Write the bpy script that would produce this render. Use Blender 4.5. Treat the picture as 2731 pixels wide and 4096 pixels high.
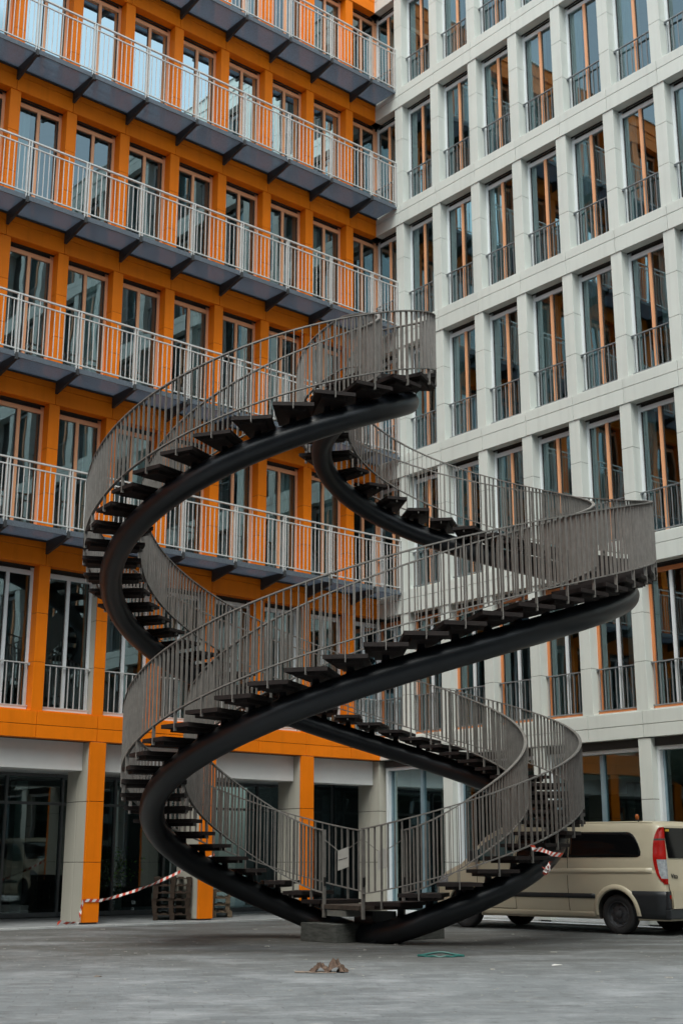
import bpy, bmesh, math, random
from math import sin, cos, pi, radians as rad, sqrt
from mathutils import Vector, Matrix
random.seed(7)
for o in list(bpy.data.objects): bpy.data.objects.remove(o)
C = bpy.context.scene.collection

# ------------------------------------------------------------------ camera, sky, sun
cam = bpy.data.objects.new('camera', bpy.data.cameras.new('camera')); C.objects.link(cam)
cam.location = (0, 0, 1.2); cam.rotation_euler = (rad(90 + 14.9835), 0, 0)
cam.data.sensor_fit = 'HORIZONTAL'; cam.data.sensor_width = 24.0; cam.data.lens = 5232.5/2731*24
cam.data.clip_end = 2000
cam.data.dof.use_dof = True; cam.data.dof.focus_distance = 18.5; cam.data.dof.aperture_fstop = 2.4
bpy.context.scene.camera = cam
W = bpy.data.worlds.new('World'); bpy.context.scene.world = W; W.use_nodes = True
nt = W.node_tree; bg = nt.nodes['Background']
sky = nt.nodes.new('ShaderNodeTexSky'); sky.sky_type = 'NISHITA'; sky.sun_disc = False
SUN_EL, SUN_AZ = 60, 188        # azimuth measured clockwise from +Y
sky.sun_elevation = rad(SUN_EL); sky.sun_rotation = rad(SUN_AZ)
sky.air_density = 1.0; sky.dust_density = 4.0; sky.ozone_density = 1.0
hs = nt.nodes.new('ShaderNodeHueSaturation'); hs.inputs['Saturation'].default_value = 0.45
tn = nt.nodes.new('ShaderNodeMix'); tn.data_type = 'RGBA'; tn.blend_type = 'MULTIPLY'; tn.inputs['Factor'].default_value = 1; tn.inputs['B'].default_value = (.93,1.0,.97,1)
nt.links.new(sky.outputs[0], hs.inputs['Color']); nt.links.new(hs.outputs[0], tn.inputs['A']); nt.links.new(tn.outputs['Result'], bg.inputs[0])
bg.inputs[1].default_value = 0.15
sl = bpy.data.lights.new('sun', 'SUN'); sl.energy = 0.7; sl.angle = rad(25); sl.color = (1, .97, .92)
so = bpy.data.objects.new('sun', sl); C.objects.link(so)
d = Vector((sin(rad(SUN_AZ))*cos(rad(SUN_EL)), cos(rad(SUN_AZ))*cos(rad(SUN_EL)), sin(rad(SUN_EL))))
so.rotation_euler = d.to_track_quat('Z', 'Y').to_euler()
vs = bpy.context.scene.view_settings
vs.view_transform = 'Standard'; vs.look = 'None'; vs.exposure = 0.90; vs.gamma = 1

# ------------------------------------------------------------------ materials
def mat(name, col, rough=.6, metal=0, var=.12, scale=3, bump=0, bscale=60, spec=.5, stretch=(1,1,1), col2=None, coat=0):
    m = bpy.data.materials.new(name); m.use_nodes = True
    t = m.node_tree; b = t.nodes['Principled BSDF']
    b.inputs['Roughness'].default_value = rough; b.inputs['Metallic'].default_value = metal
    b.inputs['Specular IOR Level'].default_value = spec; b.inputs['Coat Weight'].default_value = coat
    tc = t.nodes.new('ShaderNodeTexCoord'); mp = t.nodes.new('ShaderNodeMapping'); mp.inputs['Scale'].default_value = stretch
    t.links.new(tc.outputs['Object'], mp.inputs[0])
    n = t.nodes.new('ShaderNodeTexNoise'); n.inputs['Scale'].default_value = scale; n.inputs['Detail'].default_value = 6
    n.inputs['Roughness'].default_value = .62
    t.links.new(mp.outputs[0], n.inputs['Vector'])
    r = t.nodes.new('ShaderNodeValToRGB'); r.color_ramp.elements[0].position = .3; r.color_ramp.elements[1].position = .7
    c2 = col2 or tuple(c*(1-var) for c in col); c1 = tuple(min(1, c*(1+var*.5)) for c in col)
    r.color_ramp.elements[0].color = (*c2, 1); r.color_ramp.elements[1].color = (*c1, 1)
    t.links.new(n.outputs[0], r.inputs[0]); t.links.new(r.outputs[0], b.inputs['Base Color'])
    if bump:
        n2 = t.nodes.new('ShaderNodeTexNoise'); n2.inputs['Scale'].default_value = bscale; n2.inputs['Detail'].default_value = 4
        t.links.new(mp.outputs[0], n2.inputs['Vector'])
        bp = t.nodes.new('ShaderNodeBump'); bp.inputs['Strength'].default_value = bump; bp.inputs['Distance'].default_value = .02
        t.links.new(n2.outputs[0], bp.inputs['Height']); t.links.new(bp.outputs[0], b.inputs['Normal'])
    return m
def glass(name, tint=(.55,.66,.64), refl=(.66,.77,.86), base=.20, k=1.1, wav=.0028):
    m = bpy.data.materials.new(name); m.use_nodes = True
    t = m.node_tree; t.nodes.remove(t.nodes['Principled BSDF']); out = t.nodes['Material Output']
    tr = t.nodes.new('ShaderNodeBsdfTransparent'); tr.inputs[0].default_value = (*tint, 1)
    gl = t.nodes.new('ShaderNodeBsdfGlossy'); gl.inputs[0].default_value = (*refl, 1); gl.inputs['Roughness'].default_value = .012
    fr = t.nodes.new('ShaderNodeFresnel'); fr.inputs[0].default_value = 1.5
    ma = t.nodes.new('ShaderNodeMath'); ma.operation = 'MULTIPLY_ADD'; ma.inputs[1].default_value = k; ma.inputs[2].default_value = base; ma.use_clamp = True
    mx = t.nodes.new('ShaderNodeMixShader')
    n = t.nodes.new('ShaderNodeTexNoise'); n.inputs['Scale'].default_value = .9; n.inputs['Detail'].default_value = 1
    tc = t.nodes.new('ShaderNodeTexCoord'); oi = t.nodes.new('ShaderNodeObjectInfo')
    va = t.nodes.new('ShaderNodeVectorMath'); va.operation = 'ADD'
    vm = t.nodes.new('ShaderNodeMath'); vm.operation = 'MULTIPLY'; vm.inputs[1].default_value = 50
    t.links.new(oi.outputs['Random'], vm.inputs[0])
    t.links.new(tc.outputs['Object'], va.inputs[0]); t.links.new(vm.outputs[0], va.inputs[1]); t.links.new(va.outputs[0], n.inputs['Vector'])
    bp = t.nodes.new('ShaderNodeBump'); bp.inputs['Strength'].default_value = 1; bp.inputs['Distance'].default_value = wav
    t.links.new(n.outputs[0], bp.inputs['Height']); t.links.new(bp.outputs[0], gl.inputs['Normal'])
    t.links.new(fr.outputs[0], ma.inputs[0]); t.links.new(ma.outputs[0], mx.inputs[0])
    t.links.new(tr.outputs[0], mx.inputs[1]); t.links.new(gl.outputs[0], mx.inputs[2]); t.links.new(mx.outputs[0], out.inputs[0])
    return m
M = {}
def weather(m, amt=.10, streak=.16):
    '''panel to panel tone differences and faint run-off streaks'''
    t = m.node_tree; b = t.nodes['Principled BSDF']; L = t.links.new; src = b.inputs['Base Color'].links[0].from_socket
    ge = t.nodes.new('ShaderNodeNewGeometry'); mr = t.nodes.new('ShaderNodeMapRange'); mr.inputs[3].default_value = 1-amt; mr.inputs[4].default_value = 1.0
    L(ge.outputs['Random Per Island'], mr.inputs[0])
    tc = t.nodes.new('ShaderNodeTexCoord'); mp = t.nodes.new('ShaderNodeMapping'); mp.inputs['Scale'].default_value = (5,5,.22); L(tc.outputs['Object'], mp.inputs[0])
    n = t.nodes.new('ShaderNodeTexNoise'); n.inputs['Scale'].default_value = 1.4; n.inputs['Detail'].default_value = 5; L(mp.outputs[0], n.inputs['Vector'])
    m2 = t.nodes.new('ShaderNodeMapRange'); m2.inputs[1].default_value = .50; m2.inputs[2].default_value = .72; m2.inputs[3].default_value = 1; m2.inputs[4].default_value = 1-streak; L(n.outputs[0], m2.inputs[0])
    mu = t.nodes.new('ShaderNodeMath'); mu.operation = 'MULTIPLY'; L(mr.outputs[0], mu.inputs[0]); L(m2.outputs[0], mu.inputs[1])
    vm = t.nodes.new('ShaderNodeVectorMath'); vm.operation = 'SCALE'; L(src, vm.inputs[0]); L(mu.outputs[0], vm.inputs['Scale']); L(vm.outputs[0], b.inputs['Base Color'])
    return m
M['orange'] = mat('orange_panel', (.86,.205,.003), .5, var=.10, scale=1.2, bump=.05, bscale=30, spec=.2)
weather(M['orange'], .07, .08)
M['salmon'] = mat('salmon_frame', (.78,.38,.20), .4, var=.06)
M['redframe'] = mat('orange_frame_wood', (.60,.21,.075), .45, var=.15, scale=5, stretch=(1,1,.2))
M['white'] = mat('pale_stone_panel', (.63,.66,.62), .55, var=.06, scale=.8, bump=.04, bscale=40)
weather(M['white'], .05, .07)
M['cream'] = mat('cream_panel', (.47,.45,.385), .5, var=.06, scale=1)
weather(M['cream'], .04, .06)
M['wframe'] = mat('white_window_frame', (.68,.71,.73), .35, var=.04)
M['beam'] = mat('white_render_beam', (.80,.80,.79), .7, var=.06, scale=1.5)
M['core'] = mat('dark_joint_core', (.05,.045,.04), .9)
M['slot'] = mat('dark_blind_slot', (.035,.032,.03), .8)
M['railw'] = mat('galvanised_white_rail', (.58,.59,.58), .4, metal=.15, var=.08, scale=8)
M['railg'] = mat('grey_window_rail', (.24,.26,.27), .45, metal=.3, var=.1, scale=8)
M['deck'] = mat('grey_mesh_grating', (.11,.135,.165), .7, metal=.1, var=.35, scale=38, bump=.5, bscale=120)
def grating(name):
    m = bpy.data.materials.new(name); m.use_nodes = True
    t = m.node_tree; b = t.nodes['Principled BSDF']; out = t.nodes['Material Output']; L = t.links.new
    b.inputs['Base Color'].default_value = (.15,.19,.235,1); b.inputs['Roughness'].default_value = .6
    tl = t.nodes.new('ShaderNodeBsdfTranslucent'); tl.inputs[0].default_value = (.20,.26,.34,1)
    m1 = t.nodes.new('ShaderNodeMixShader'); m1.inputs[0].default_value = .5; L(b.outputs[0], m1.inputs[1]); L(tl.outputs[0], m1.inputs[2])
    tr = t.nodes.new('ShaderNodeBsdfTransparent'); m2 = t.nodes.new('ShaderNodeMixShader')
    tc = t.nodes.new('ShaderNodeTexCoord'); w = t.nodes.new('ShaderNodeTexNoise'); w.inputs['Scale'].default_value = 45; L(tc.outputs['Object'], w.inputs['Vector'])
    r = t.nodes.new('ShaderNodeMapRange'); r.inputs[1].default_value = .3; r.inputs[2].default_value = .7; r.inputs[3].default_value = .05; r.inputs[4].default_value = .35
    L(w.outputs[0], r.inputs[0]); L(r.outputs[0], m2.inputs[0]); L(m1.outputs[0], m2.inputs[1]); L(tr.outputs[0], m2.inputs[2]); L(m2.outputs[0], out.inputs[0])
    return m
M['grate'] = grating('open_mesh_grating')
M['bracket'] = mat('dark_steel_bracket', (.045,.047,.05), .55, metal=.3, var=.2)
M['glass'] = glass('window_glass', (.50,.62,.60), (.56,.74,.80), base=.25)
M['gglassr'] = glass('shop_glass', (.34,.48,.46), (.42,.54,.56), base=.07, k=.8)
M['gglass'] = glass('ground_floor_glass', (.34,.46,.44), (.50,.60,.62), base=.14, k=1.0)
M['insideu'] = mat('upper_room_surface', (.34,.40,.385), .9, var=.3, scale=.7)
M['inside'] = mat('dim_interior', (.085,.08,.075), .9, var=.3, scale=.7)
M['curtain'] = mat('pale_curtain', (.62,.72,.74), .9, var=.12, scale=6, stretch=(6,6,.3))
M['tube'] = mat('blue_black_painted_steel', (.0055,.0075,.0105), .34, var=.25, scale=4, bump=.04, bscale=80, spec=.5)
M['tread'] = mat('dark_brown_tread', (.016,.0105,.0095), .65, var=.4, scale=9, bump=.15, bscale=90, col2=(.008,.0055,.005), spec=.3)
M['srail'] = mat('weathered_grey_brown_steel', (.205,.193,.178), .5, metal=.25, var=.25, scale=7)
M['landing'] = mat('worn_brown_landing', (.055,.040,.030), .75, var=.5, scale=9)
M['conc'] = mat('concrete_dark', (.075,.078,.070), .9, var=.55, scale=6, bump=.5, bscale=40, stretch=(1,1,4))
M['conc2'] = mat('grey_support_box', (.15,.15,.135), .8, var=.3, scale=5)
M['pave'] = mat('pale_pavement', (.20,.21,.215), .85, var=.3, scale=2.5, bump=.2)
M['pavel'] = mat('pale_stone_strip', (.50,.53,.56), .8, var=.15, scale=2)
M['kerb'] = mat('pale_kerb_stone', (.42,.43,.43), .8, var=.2, scale=4)
M['wood'] = mat('weathered_pallet_wood', (.20,.145,.095), .85, var=.5, scale=7, bump=.3, stretch=(1,5,5))
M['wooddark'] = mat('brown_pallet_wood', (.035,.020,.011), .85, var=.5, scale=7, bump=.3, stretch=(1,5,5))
M['van'] = mat('ivory_taxi_paint', (.53,.47,.345), .34, var=.06, scale=1.5, coat=.35)
M['vglass'] = mat('tinted_van_glass', (.004,.004,.0045), .08, var=.1, spec=.28)
M['vglass2'] = mat('clear_van_glass', (.07,.11,.11), .05, var=.2, spec=.7)
M['plastic'] = mat('dark_grey_plastic', (.020,.023,.026), .42, var=.2, scale=5)
M['seam'] = mat('dark_panel_gap', (.05,.035,.022), .8)
M['rubber'] = mat('tyre_rubber', (.013,.013,.014), .75, var=.3, scale=12, bump=.3)
M['rim'] = mat('dirty_steel_rim', (.060,.062,.068), .5, metal=.4, var=.5, scale=14)
M['red'] = mat('red_lamp_plastic', (.34,.008,.005), .22, var=.25, scale=8, coat=.15, spec=.35)
M['clear'] = mat('clear_lamp_plastic', (.34,.36,.38), .2, var=.35, scale=20, coat=.2)
M['amber'] = mat('amber_lamp_plastic', (.36,.085,.008), .25, var=.2)
M['yellow'] = mat('yellow_sticker', (.55,.36,.03), .5)
M['tapew'] = mat('tape_white', (.66,.64,.62), .45, var=.08)
M['taper'] = mat('tape_red', (.52,.06,.03), .45, var=.1)
M['paper'] = mat('brown_crumpled_paper', (.12,.075,.052), .8, var=.5, scale=14, bump=.4)
M['papert'] = mat('pale_flattened_paper', (.25,.20,.16), .8, var=.4, scale=12)
M['green'] = mat('green_strap', (.004,.10,.085), .5, var=.2)
M['grit'] = mat('pale_grit', (.36,.35,.32), .8, var=.4, scale=30)
M['leaf'] = mat('bush_leaf', (.11,.28,.05), .6, var=.5, scale=9)
M['stem'] = mat('bush_stem', (.05,.035,.02), .8)
M['pot'] = mat('pot_grey', (.12,.12,.12), .7)
M['sign'] = mat('sign_plate', (.42,.41,.38), .5, var=.1)
M['signtxt'] = mat('sign_print', (.08,.08,.08), .6)
M['board'] = mat('white_board', (.60,.62,.72), .5, var=.05)
M['asph_dark'] = mat('black_clip', (.01,.01,.01), .5)

# ------------------------------------------------------------------ mesh builder
class MB:
    def __init__(s): s.v = []; s.f = []; s.m = []; s.mats = []
    def mi(s, m):
        if m not in s.mats: s.mats.append(m)
        return s.mats.index(m)
    def add(s, vs, fs, m):
        b = len(s.v); s.v += [tuple(v) for v in vs]; k = s.mi(m)
        for f in fs: s.f.append([b+i for i in f]); s.m.append(k)
    def hexa(s, p, m):   # 8 corners, bottom 4 then top 4
        s.add(p, [(3,2,1,0),(4,5,6,7),(0,1,5,4),(1,2,6,5),(2,3,7,6),(3,0,4,7)], m)
    def box(s, F, a, b, m):  # F: function (t,off,z)->world
        (x0,y0,z0),(x1,y1,z1) = a, b
        s.hexa([F(x0,y0,z0),F(x1,y0,z0),F(x1,y1,z0),F(x0,y1,z0),F(x0,y0,z1),F(x1,y0,z1),F(x1,y1,z1),F(x0,y1,z1)], m)
    def sweep(s, pts, frames, prof, m, closed=False, cap=True):
        n = len(prof); vs = []
        for p, (N, B) in zip(pts, frames):
            for a, b in prof: vs.append(p + N*a + B*b)
        L = len(pts); fs = []
        for i in range(L if closed else L-1):
            j = (i+1) % L
            for k in range(n):
                l = (k+1) % n; fs.append((i*n+k, i*n+l, j*n+l, j*n+k))
        if cap and not closed: fs.append(tuple(range(n))[::-1]); fs.append(tuple((L-1)*n+k for k in range(n)))
        s.add(vs, fs, m)
    def tube(s, pts, r, m, n=8):
        pts = [Vector(p) for p in pts]; fr = []
        for i, p in enumerate(pts):
            T = (pts[min(i+1, len(pts)-1)] - pts[max(i-1, 0)]).normalized()
            N = T.cross(Vector((0,0,1)));
            if N.length < .05: N = Vector((1,0,0))
            N.normalize(); fr.append((N, T.cross(N).normalized()))
        s.sweep(pts, fr, [(r*cos(2*pi*k/n), r*sin(2*pi*k/n)) for k in range(n)], m)
    def build(s, name, parent=None, smooth=False, bevel=0):
        me = bpy.data.meshes.new(name); me.from_pydata(s.v, [], s.f)
        for m in s.mats: me.materials.append(M[m])
        me.polygons.foreach_set('material_index', s.m)
        bm = bmesh.new(); bm.from_mesh(me); bmesh.ops.recalc_face_normals(bm, faces=bm.faces); bm.to_mesh(me); bm.free()
        if smooth: me.polygons.foreach_set('use_smooth', [True]*len(me.polygons))
        o = bpy.data.objects.new(name, me); C.objects.link(o)
        if bevel:
            b = o.modifiers.new('bevel', 'BEVEL'); b.width = bevel; b.segments = 2; b.limit_method = 'ANGLE'
        if parent: o.parent = parent
        return o
def tag(o, label, cat, group=None, kind=None):
    o['label'] = label; o['category'] = cat
    if group: o['group'] = group
    if kind: o['kind'] = kind
    return o
def empty(name, loc=(0,0,0), rz=0):
    o = bpy.data.objects.new(name, None); C.objects.link(o); o.location = loc; o.rotation_euler = (0,0,rz); o.empty_display_size = .3
    return o
def struct(o): o['kind'] = 'structure'; return o
I3 = lambda x, y, z: Vector((x, y, z))
def autosmooth(o, ang=35):
    me = o.data; me.polygons.foreach_set('use_smooth', [True]*len(me.polygons))
    try: me.set_sharp_from_angle(angle=rad(ang))
    except Exception: pass

# ------------------------------------------------------------------ ground
CX, CY = 0.93018, 31.8995
AR, AL = rad(-50.6818), rad(-138.9622)
EL = Vector((cos(AL), sin(AL), 0)); NL = Vector((-sin(AL), cos(AL), 0))
ER = Vector((cos(AR), sin(AR), 0)); NR = Vector((sin(AR), -cos(AR), 0))
O = Vector((CX, CY, 0))
FL = lambda t, o, z: O + EL*t + NL*o + Vector((0,0,z))
FR = lambda t, o, z: O + ER*t + NR*o + Vector((0,0,z))

def ground_mat():
    m = bpy.data.materials.new('stone_setts'); m.use_nodes = True
    t = m.node_tree; b = t.nodes['Principled BSDF']; L = t.links.new
    tc = t.nodes.new('ShaderNodeTexCoord'); mp = t.nodes.new('ShaderNodeMapping'); mp.inputs['Rotation'].default_value = (0,0,rad(-9))
    L(tc.outputs['Object'], mp.inputs[0])
    nw = t.nodes.new('ShaderNodeTexNoise'); nw.inputs['Scale'].default_value = 2.2; L(mp.outputs[0], nw.inputs['Vector'])
    vm = t.nodes.new('ShaderNodeVectorMath'); vm.operation = 'MULTIPLY_ADD'; vm.inputs[1].default_value = (.05,.05,0)
    L(nw.outputs['Color'], vm.inputs[0]); L(mp.outputs[0], vm.inputs[2])
    br = t.nodes.new('ShaderNodeTexBrick'); L(vm.outputs[0], br.inputs['Vector'])
    br.inputs['Scale'].default_value = 1; br.inputs['Brick Width'].default_value = .46; br.inputs['Row Height'].default_value = .22
    br.inputs['Mortar Size'].default_value = .007; br.inputs['Mortar Smooth'].default_value = .3; br.offset = .43
    br.inputs['Color1'].default_value = (.150,.166,.172,1); br.inputs['Color2'].default_value = (.180,.192,.210,1); br.inputs['Mortar'].default_value = (0,0,0,1)
    # large worn / dusty patches
    def noise(scale, sx, sy, p0, p1, det=6):
        q = t.nodes.new('ShaderNodeMapping'); q.inputs['Scale'].default_value = (sx,sy,1); L(tc.outputs['Object'], q.inputs[0])
        n = t.nodes.new('ShaderNodeTexNoise'); n.inputs['Scale'].default_value = scale; n.inputs['Detail'].default_value = det; n.inputs['Roughness'].default_value = .65
        L(q.outputs[0], n.inputs['Vector'])
        r = t.nodes.new('ShaderNodeMapRange'); r.inputs[1].default_value = p0; r.inputs[2].default_value = p1; L(n.outputs[0], r.inputs[0]); return r
    def mix(a, col, fac, k=1, mode='MIX'):
        x = t.nodes.new('ShaderNodeMix'); x.data_type = 'RGBA'; x.blend_type = mode
        mm = t.nodes.new('ShaderNodeMath'); mm.operation = 'MULTIPLY'; mm.inputs[1].default_value = k; L(fac.outputs[0], mm.inputs[0])
        L(mm.outputs[0], x.inputs['Factor']); L(a, x.inputs['A']); x.inputs['B'].default_value = (*col, 1); return x.outputs['Result']
    # joints: mostly sand filled, dark only here and there
    q = t.nodes.new('ShaderNodeMapping'); q.inputs['Rotation'].default_value = (0,0,rad(-9)); q.inputs['Scale'].default_value = (1.2,5,1); L(tc.outputs['Object'], q.inputs[0])
    jn = t.nodes.new('ShaderNodeTexNoise'); jn.inputs['Scale'].default_value = 1.6; jn.inputs['Detail'].default_value = 5; jn.inputs['Roughness'].default_value = .7; L(q.outputs[0], jn.inputs['Vector'])
    jr = t.nodes.new('ShaderNodeMapRange'); jr.inputs[1].default_value = .52; jr.inputs[2].default_value = .64; jr.inputs[3].default_value = .05; jr.inputs[4].default_value = .95; L(jn.outputs[0], jr.inputs[0])
    jm = t.nodes.new('ShaderNodeMath'); jm.operation = 'MULTIPLY'; L(br.outputs['Fac'], jm.inputs[0]); L(jr.outputs[0], jm.inputs[1])
    br2 = t.nodes.new('ShaderNodeTexBrick'); L(vm.outputs[0], br2.inputs['Vector']); br2.offset = .43
    for a_, b_ in (('Scale',1),('Brick Width',.46),('Row Height',.22),('Mortar Size',0)): br2.inputs[a_].default_value = b_
    br2.inputs['Color1'].default_value = (.145,.158,.165,1); br2.inputs['Color2'].default_value = (.195,.210,.218,1)
    c = mix(br2.outputs['Color'], (.035,.035,.035), jm, .9)
    c = mix(c, (.37,.385,.40), noise(.9,1,1.2,.50,.68), .50)
    c = mix(c, (.42,.43,.42), noise(3.2,.6,2.2,.60,.72), .65)
    c = mix(c, (.075,.072,.066), noise(1.6,1,1,.55,.75), .55)
    # darker, browner tone over the far half of the yard
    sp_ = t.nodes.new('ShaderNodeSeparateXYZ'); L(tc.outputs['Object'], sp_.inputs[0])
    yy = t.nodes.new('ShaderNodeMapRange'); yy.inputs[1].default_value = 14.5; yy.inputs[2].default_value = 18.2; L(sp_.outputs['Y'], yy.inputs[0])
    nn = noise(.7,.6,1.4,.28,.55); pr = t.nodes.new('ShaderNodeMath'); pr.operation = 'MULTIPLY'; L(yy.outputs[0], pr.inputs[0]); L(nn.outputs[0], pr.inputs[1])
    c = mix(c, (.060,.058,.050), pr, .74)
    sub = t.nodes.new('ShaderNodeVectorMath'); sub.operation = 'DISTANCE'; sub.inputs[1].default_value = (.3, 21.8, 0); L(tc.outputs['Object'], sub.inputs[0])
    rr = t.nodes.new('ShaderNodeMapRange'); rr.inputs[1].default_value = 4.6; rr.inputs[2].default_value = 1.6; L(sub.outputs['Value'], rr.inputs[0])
    c = mix(c, (.045,.040,.033), rr, .55)  # contact shadow round the stair foot, painted into the paving colour
    # speckle, scuffs and short dark gaps
    c = mix(c, (.04,.04,.04), noise(9,.5,2.4,.57,.66), .7)
    c = mix(c, (.46,.48,.49), noise(7,.35,2.6,.59,.68), .65)
    c = mix(c, (.05,.05,.052), noise(30,1,1,.58,.70), .6)
    c = mix(c, (.36,.37,.38), noise(37,1,1,.60,.70), .5)
    L(c, b.inputs['Base Color']); b.inputs['Roughness'].default_value = .72; b.inputs['Specular IOR Level'].default_value = .35
    n3 = t.nodes.new('ShaderNodeTexNoise'); n3.inputs['Scale'].default_value = 26; n3.inputs['Detail'].default_value = 5; L(tc.outputs['Object'], n3.inputs['Vector'])
    ad = t.nodes.new('ShaderNodeMath'); ad.operation = 'MULTIPLY_ADD'; ad.inputs[1].default_value = -1.2; L(jm.outputs[0], ad.inputs[0]); L(n3.outputs[0], ad.inputs[2])
    bp = t.nodes.new('ShaderNodeBump'); bp.inputs['Strength'].default_value = .6; bp.inputs['Distance'].default_value = .01
    L(ad.outputs[0], bp.inputs['Height']); L(bp.outputs[0], b.inputs['Normal'])
    return m
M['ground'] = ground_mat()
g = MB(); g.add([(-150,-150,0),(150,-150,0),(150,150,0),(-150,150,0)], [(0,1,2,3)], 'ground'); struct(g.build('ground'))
g = MB()                     # raised light paving strip along both facades
g.hexa([FL(.52,.50,-.05), FL(30,.60,-.05), FL(30,-3.9,-.05), FL(-4,-3.9,-.05), FL(.52,.50,.02), FL(30,.60,.02), FL(30,-3.9,.02), FL(-4,-3.9,.02)], 'pave')
struct(g.build('pavement'))
g = MB(); g.hexa([FR(.56,.50,-.05), FR(30,.50,-.05), FR(30,-3,-.05), FR(0,-3,-.05), FR(.56,.50,.016), FR(30,.50,.016), FR(30,-3,.016), FR(0,-3,.016)], 'pavel')
struct(g.build('pavement'))
for F in (FL, FR):
    g = MB(); t = .66
    while t < 29: g.box(F, (t,.505 if F is FR else .605,-.05), (t+.99,.64 if F is FR else .74,.032), 'kerb'); t += 1.0
    struct(g.build('kerb'))

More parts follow.
